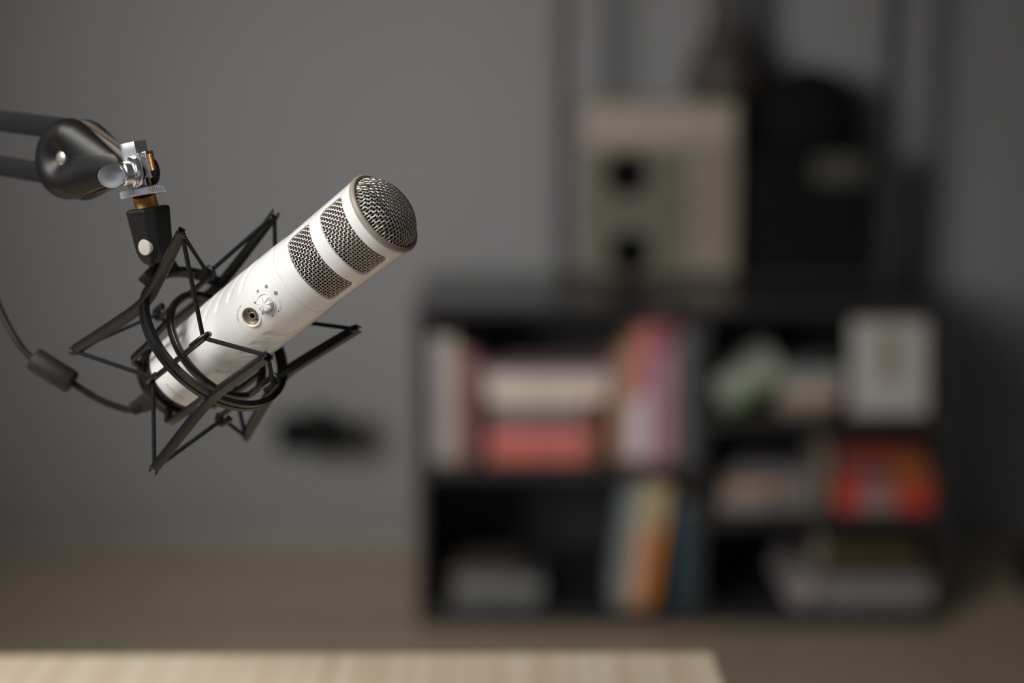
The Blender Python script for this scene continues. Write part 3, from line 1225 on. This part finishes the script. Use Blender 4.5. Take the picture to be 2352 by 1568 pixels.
standing(1469, 1496, 752, (0.40, 0.11, 0.10), 'red book with a pale pink lower half near the divider', S1, group=G1, band=[(0.02, 0.52, (0.50, 0.36, 0.38))])
standing(1497, 1514, 742, (0.20, 0.13, 0.26), 'narrow violet blue book between the red and the mauve ones', S1, group=G1, band=[(0.82, 1.0, (0.2, 0.05, 0.06))])
standing(1515, 1547, 740, (0.35, 0.17, 0.18), 'tall mauve red book beside the slate grey one, upper left shelf', S1, group=G1, band=[(0.8, 1.0, (0.16, 0.04, 0.045))])

standing(1553, 1592, 758, (0.075, 0.075, 0.08), 'tall slate grey book touching the divider, upper left shelf', S1, group=G1)

# lower left compartment
Z0 = zb
lying(1030, 1240, Z0, 0.030, (0.085, 0.085, 0.085), 'dark grey book lying lowest at the bottom left of the bookcase')
lying(1045, 1245, Z0 + .031, 0.034, (0.125, 0.13, 0.13), 'light grey book lying on the dark grey one, bottom left')
lying(1035, 1200, Z0 + .066, 0.022, (0.075, 0.057, 0.047), 'brown book on top of the small stack, bottom left')
GL = 'books leaning in the lower left compartment'
for (x0, x1, yt, c, lb, r, bd) in (
        (1408, 1436, 1122, (0.17, 0.20, 0.20), 'grey blue book, leftmost of the three leaning books below', 7, None),
        (1438, 1476, 1112, (0.44, 0.245, 0.165), 'peach book with a cream top, middle of the three leaning books', 7, [(0.62, 1.0, (0.32, 0.28, 0.17))]),
        (1478, 1508, 1114, (0.42, 0.15, 0.012), 'bright orange book, rightmost of the three leaning books', 7, [(0.68, 1.0, (0.36, 0.26, 0.14))])):
    standing(x0, x1, yt, c, lb, Z0, rot=r, group=GL, band=bd)
standing(1556, 1594, 1168, (0.020, 0.048, 0.06), 'dark teal book standing between the orange book and the divider, bottom left compartment', Z0)

# upper right compartment
S2 = zr1 + .015
lr = math.radians(62)
gx = at(1640, 930, YC + .04).x + .022
book('book', 'green book under the pale leaning one, upper right compartment', 0.020, 0.150, 0.17, (0.075, 0.12, 0.04), (gx, YC + .035, S2 + .010 * math.sin(lr) + .001), 62, 0)
book('book', 'pale green-grey book leaning steeply beside the lying books, upper right', 0.058, 0.155, 0.17, (0.21, 0.225, 0.185),
     (gx - .0395 * math.cos(lr), YC + .035, S2 + .011 * math.sin(lr) + .0395 * math.sin(lr)), 62, 0)
lying(1790, 1905, S2, 0.024, (0.135, 0.10, 0.065), 'brown book lying lowest beside the white framed card, upper right')
lying(1796, 1925, S2 + .025, 0.042, (0.31, 0.25, 0.195), 'cream book lying in the middle of the upper right stack')
lying(1792, 1940, S2 + .068, 0.034, (0.17, 0.18, 0.175), 'pale grey book on top of the upper right stack')
# white framed card standing in the corner
p0, p1 = at(1955, 942, YC + .03), at(2130, 942, YC + .03)
ptop = at(2040, 735, YC + .06).z
fr = thing('framed_card', ((p0.x + p1.x) / 2, YC + .03, S2), 'white framed card with a beige centre, standing in the upper right corner', 'picture frame')
W_ = p1.x - p0.x
H_ = ptop - S2
WF = mat('white_card', (0.36, 0.345, 0.325), 0.6, noise=0.03)
BG = mat('beige_print', (0.22, 0.19, 0.14), 0.7, noise=0.15, nscale=30)
def tilt(x, y, z, k=0.12):
    return V3(((p0.x + p1.x) / 2 + x, YC + .03 + y + k * z, S2 + .001 + z))
def slab(x0, x1, y0, y1, z0, z1):
    vs = [tilt(x, y, z) for z in (z0, z1) for (x, y) in ((x0, y0), (x1, y0), (x1, y1), (x0, y1))]
    return MB().add(vs, [(0, 3, 2, 1), (4, 5, 6, 7), (0, 1, 5, 4), (1, 2, 6, 5), (2, 3, 7, 6), (3, 0, 4, 7)])
slab(-W_ / 2, W_ / 2, 0, 0.012, 0, H_).build('frame_board', WF, fr, smooth=0)
slab(-0.022, 0.022, -0.002, 0, 0.35 * H_, 0.88 * H_).build('printed_panel', BG, fr, smooth=0)

# middle right compartment
S3 = zr2 + .015
GM = 'books lying on the middle right shelf'
lying(1655, 1775, S3, 0.030, (0.20, 0.165, 0.16), 'pale pinkish book lowest in the left pile of the middle right shelf', group=GM)
book('book', 'peach cream book tilted on the left pile of the middle right shelf', 0.034, 0.105, 0.15, (0.29, 0.20, 0.14), (at(1668, 1100, YC + .03).x, YC + .02, S3 + .050), 86, 2, GM)
book('book', 'thin lilac grey book on top of the left pile, middle right shelf', 0.014, 0.110, 0.15, (0.11, 0.10, 0.125), (at(1680, 1100, YC + .03).x, YC + .03, S3 + .088), 87, -3, GM)
lying(1782, 1872, S3, 0.026, (0.12, 0.12, 0.11), 'dark grey small book in the middle pile, middle right shelf', group=GM)
lying(1780, 1868, S3 + .027, 0.040, (0.165, 0.13, 0.10), 'tan book on the dark grey one, middle right shelf', group=GM)
lying(1785, 1874, S3 + .068, 0.022, (0.14, 0.13, 0.135), 'charcoal book on top of the tan one, middle right shelf', group=GM)
standing(1884, 1912, 1028, (0.14, 0.12, 0.08), 'khaki upright book between the tan and the red piles', S3, rot=0, group=GM)
zz = S3
for (x0, x1, t2, c, lb, bd) in (
        (1925, 2145, 0.040, (0.42, 0.028, 0.013), 'bright red book lowest in the right pile, with a white label', [(0.25, 0.62, (0.24, 0.16, 0.15))]),
        (1918, 2146, 0.036, (0.34, 0.035, 0.022), 'red book lying second in the right pile of the middle right shelf', [(0.30, 0.60, (0.22, 0.09, 0.085)), (0.6, 1.0, (0.30, 0.055, 0.006))]),
        (1922, 2135, 0.034, (0.12, 0.022, 0.02), 'dark red book with an orange end lying third in the right pile', [(0.6, 1.0, (0.19, 0.045, 0.005))]),
        (1930, 2125, 0.022, (0.20, 0.035, 0.02), 'dull maroon book on top of the red pile', [(0.55, 1.0, (0.20, 0.05, 0.008))])):
    lying(x0, x1, zz, t2, c, lb, group='red books in the right pile', band=bd)
    zz += t2 + .001

# bottom right compartment
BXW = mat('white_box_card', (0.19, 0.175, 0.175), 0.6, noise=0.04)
pa2, pb2 = at(1885, 1400, YC + .03), at(2140, 1400, YC + .03)
hb = at(1990, 1326, YC + .03).z - Z0
bw = thing('storage_box', ((pa2.x + pb2.x) / 2, YC + .15, Z0), 'long flat white box at the bottom right of the bookcase', 'box')
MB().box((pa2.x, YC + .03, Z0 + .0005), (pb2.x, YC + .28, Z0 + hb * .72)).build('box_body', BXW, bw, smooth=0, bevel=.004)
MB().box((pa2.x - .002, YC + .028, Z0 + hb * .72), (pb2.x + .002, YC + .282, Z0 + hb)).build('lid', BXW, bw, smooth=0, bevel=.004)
rl = thing('paper_roll', (at(1838, 1400, YC).x, YC + .1, Z0), 'white rolled paper lying end-on beside the flat white box', 'paper roll')
rc = V3((at(1840, 1400, YC + .03).x, YC + .03, Z0 + .0405))
rm = MB()
rm.lathe(rc, V3((0, 1, 0)), [(0, .034), (0, .040), (.24, .040), (.24, .034), (.0, .034)], 40, cap=False)
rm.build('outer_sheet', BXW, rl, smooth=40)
MB().lathe(rc + V3((0, .004, 0)), V3((0, 1, 0)), [(0, .0335), (.23, .0335)], 32).build('inner_sheets', mat('grey_paper', (0.26, 0.22, 0.22), .8, noise=.1), rl, smooth=40)
lying(1892, 2128, Z0 + hb + .001, 0.040, (0.04, 0.021, 0.006), 'dark amber book lying on the flat white box')
lying(1900, 2120, Z0 + hb + .042, 0.036, (0.045, 0.030, 0.007), 'dark olive-gold book on top of the amber one, bottom right')

# ================================================================== shelf unit on top of the bookcase
YU = 4.42
UZ = BTOP + 0.0005
ux0, ux1 = at(1277, 400, YU).x, at(2072, 300, YU).x
ux1 = at(2062, 400, YU).x
UH = 0.95
unit = thing('display_shelf', ((ux0 + ux1) / 2, YU + .1, UZ), 'tall open black display shelf standing on top of the bookcase', 'shelf')
pw = 0.036
YU2 = YU + 0.16
for (xa, xb) in ((ux0, ux0 + pw), (ux1 - pw, ux1)):
    bx((xa, YU, UZ), (xb, YU + .025, UZ + UH), 'post', parent=unit)
bx((ux0 + pw, YU, UZ), (ux1 - pw, YU2, UZ + .012), 'bottom_panel', CASET, unit)
bx((ux0 + pw, YU, UZ + UH - .03), (ux1 - pw, YU2, UZ + UH), 'top_panel', parent=unit)
UB = UZ + .0125

# beige loudspeaker-like box with two dark round openings
q0, q1 = at(1335, 620, YU + .01), at(1690, 620, YU + .01)
hz = at(1500, 232, YU + .01).z
TAN = mat('tan_board', (0.165, 0.138, 0.102), 0.7, noise=0.08, nscale=9)
TAN2 = mat('dark_tan_board', (0.085, 0.078, 0.056), 0.7, noise=0.08, nscale=9)
sp = thing('loudspeaker', ((q0.x + q1.x) / 2, YU + .09, UB), 'tan loudspeaker box with two dark round cones on the display shelf', 'loudspeaker')
MB().box((q0.x, YU + .012, UB), (q1.x, YU + .15, hz)).build('cabinet', TAN, sp, smooth=0, bevel=.006)
bz = hz - 0.115
MB().box((q0.x + .008, YU + .006, UB + .010), (q0.x + .245, YU + .0118, bz)).build('front_panel', TAN2, sp, smooth=0, bevel=.002)
MB().box((q0.x + .008, YU + .005, bz + .012), (q1.x - .01, YU + .0118, hz - .008)).build('upper_band', mat('pale_tan_board', (0.24, 0.207, 0.168), 0.7, noise=0.06), sp, smooth=0, bevel=.002)
for (px_c, py_c, rr) in ((1438, 400, 0.052), (1445, 578, 0.050)):
    c = at(px_c, py_c, YU + .006)
    c.y = YU + .0055
    MB().lathe(c, V3((0, -1, 0)), [(0, rr), (.006, rr), (.007, rr * .85), (.001, rr * .35), (.004, rr * .2), (.005, .0005)], 40).build('cone', HOLE, sp, smooth=30)

# brown bottle-shaped vase on the loudspeaker
vc = at(1665, 225, YU + .09)
vc.x -= 0.006
vc.z = hz
VB = mat('brown_glaze', (0.030, 0.022, 0.017), 0.6, noise=0.2, nscale=10)
vz = MB().lathe(V3(vc) + V3((0, 0, .0005)), V3((0, 0, 1)), [(0, .060), (.01, .080), (.05, .092), (.09, .078), (.14, .052), (.19, .040), (.25, .034), (.30, .036), (.32, .044), (.31, .034)], 48, cap=True)
o = vz.build('vase', VB, None, smooth=60)
tag(o, 'dark brown vase with a long neck standing on the tan loudspeaker', 'vase')

# black storage box and round black helmet-like bowl on the right
k0, k1 = at(1712, 620, YU + .02), at(2026, 620, YU + .02)
kz = at(1850, 345, YU + .02).z
BK = mat('black_fabric', (0.005, 0.0055, 0.0052), 0.9, spec=0.1, noise=0.1, nscale=20)
BK2 = mat('charcoal_highlight', (0.035, 0.034, 0.030), 0.7, noise=0.1, nscale=20)
bo = thing('storage_basket', ((k0.x + k1.x) / 2, YU + .1, UB), 'black storage basket with a painted charcoal highlight on the right of the display shelf', 'basket')
MB().box((k0.x, YU + .02, UB + .0003), (k1.x, YU + .15, kz - .03)).build('basket_body', BK, bo, smooth=0, bevel=.008)
MB().box((k0.x - .003, YU + .017, kz - .03), (k1.x + .003, YU + .153, kz)).build('rim', BK, bo, smooth=0, bevel=.005)
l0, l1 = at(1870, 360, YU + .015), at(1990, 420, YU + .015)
MB().box((l0.x, YU + .0155, l1.z), (l1.x, YU + .0168, l0.z)).build('tag', BK2, bo, smooth=0)  # grey patch that paints a highlight on the basket front, no real tag
hc = at(1855, 340, YU + .1)
hc.z = kz
hb_ = MB().lathe(V3(hc) + V3((0, 0, .0005)), V3((0, 0, 1)), [(0, .095), (.01, .112), (.05, .125), (.10, .122), (.15, .100), (.18, .068), (.195, .030), (.20, .001)], 48)
o = hb_.build('round_hat', BK, None, smooth=60)
tag(o, 'black domed hat resting on the black storage basket', 'hat')
o2 = MB().lathe(V3((hc.x - .160, YU + .1, kz + .0005)), V3((0, 0, 1)), [(0, .026), (.05, .030), (.10, .028), (.135, .018), (.14, .001)], 32).build('small_jar', BK, None, smooth=60)
tag(o2, 'small black jar standing left of the domed hat', 'jar')

# ================================================================== black wall fixture left of the bookcase
wf = thing('wall_light', tuple(at(712, 995, YB - .1)), 'black bar-shaped wall light sticking out of the grey wall left of the bookcase', 'wall light')
f0, f1 = at(634, 956, 4.52), at(796, 1038, 4.52)
MB().box((f0.x, 4.50, f1.z), (f1.x, 4.57, f0.z)).build('lamp_bar', BK, wf, smooth=0, bevel=.008)
fm_ = (f0.x + f1.x) / 2
MB().cyl(V3((fm_, 4.57, (f0.z + f1.z) / 2)), V3((fm_, YB - .012, (f0.z + f1.z) / 2)), .012).build('mounting_arm', CASE, wf)
MB().cyl(V3((fm_, YB - .012, (f0.z + f1.z) / 2)), V3((fm_, YB, (f0.z + f1.z) / 2)), .04).build('wall_plate', CASE, wf)

# small dark bin on the floor at the right edge
p = at(2375, 1385, 4.3)
g = at(2385, 1400, 4.25)
bn = MB()
bn.lathe(V3((g.x + .015, 4.25, 0)), V3((0, 0, 1)), [(0, .055), (.004, .062), (.10, .075), (.10, .070), (.01, .056)], 36, cap=True)
o = bn.build('waste_bin', BK, None, smooth=40)
tag(o, 'small black bin on the floor at the right edge of the photo', 'bin')

for o in list(bpy.data.objects):
    if '_w' in o:
        del o['_w']
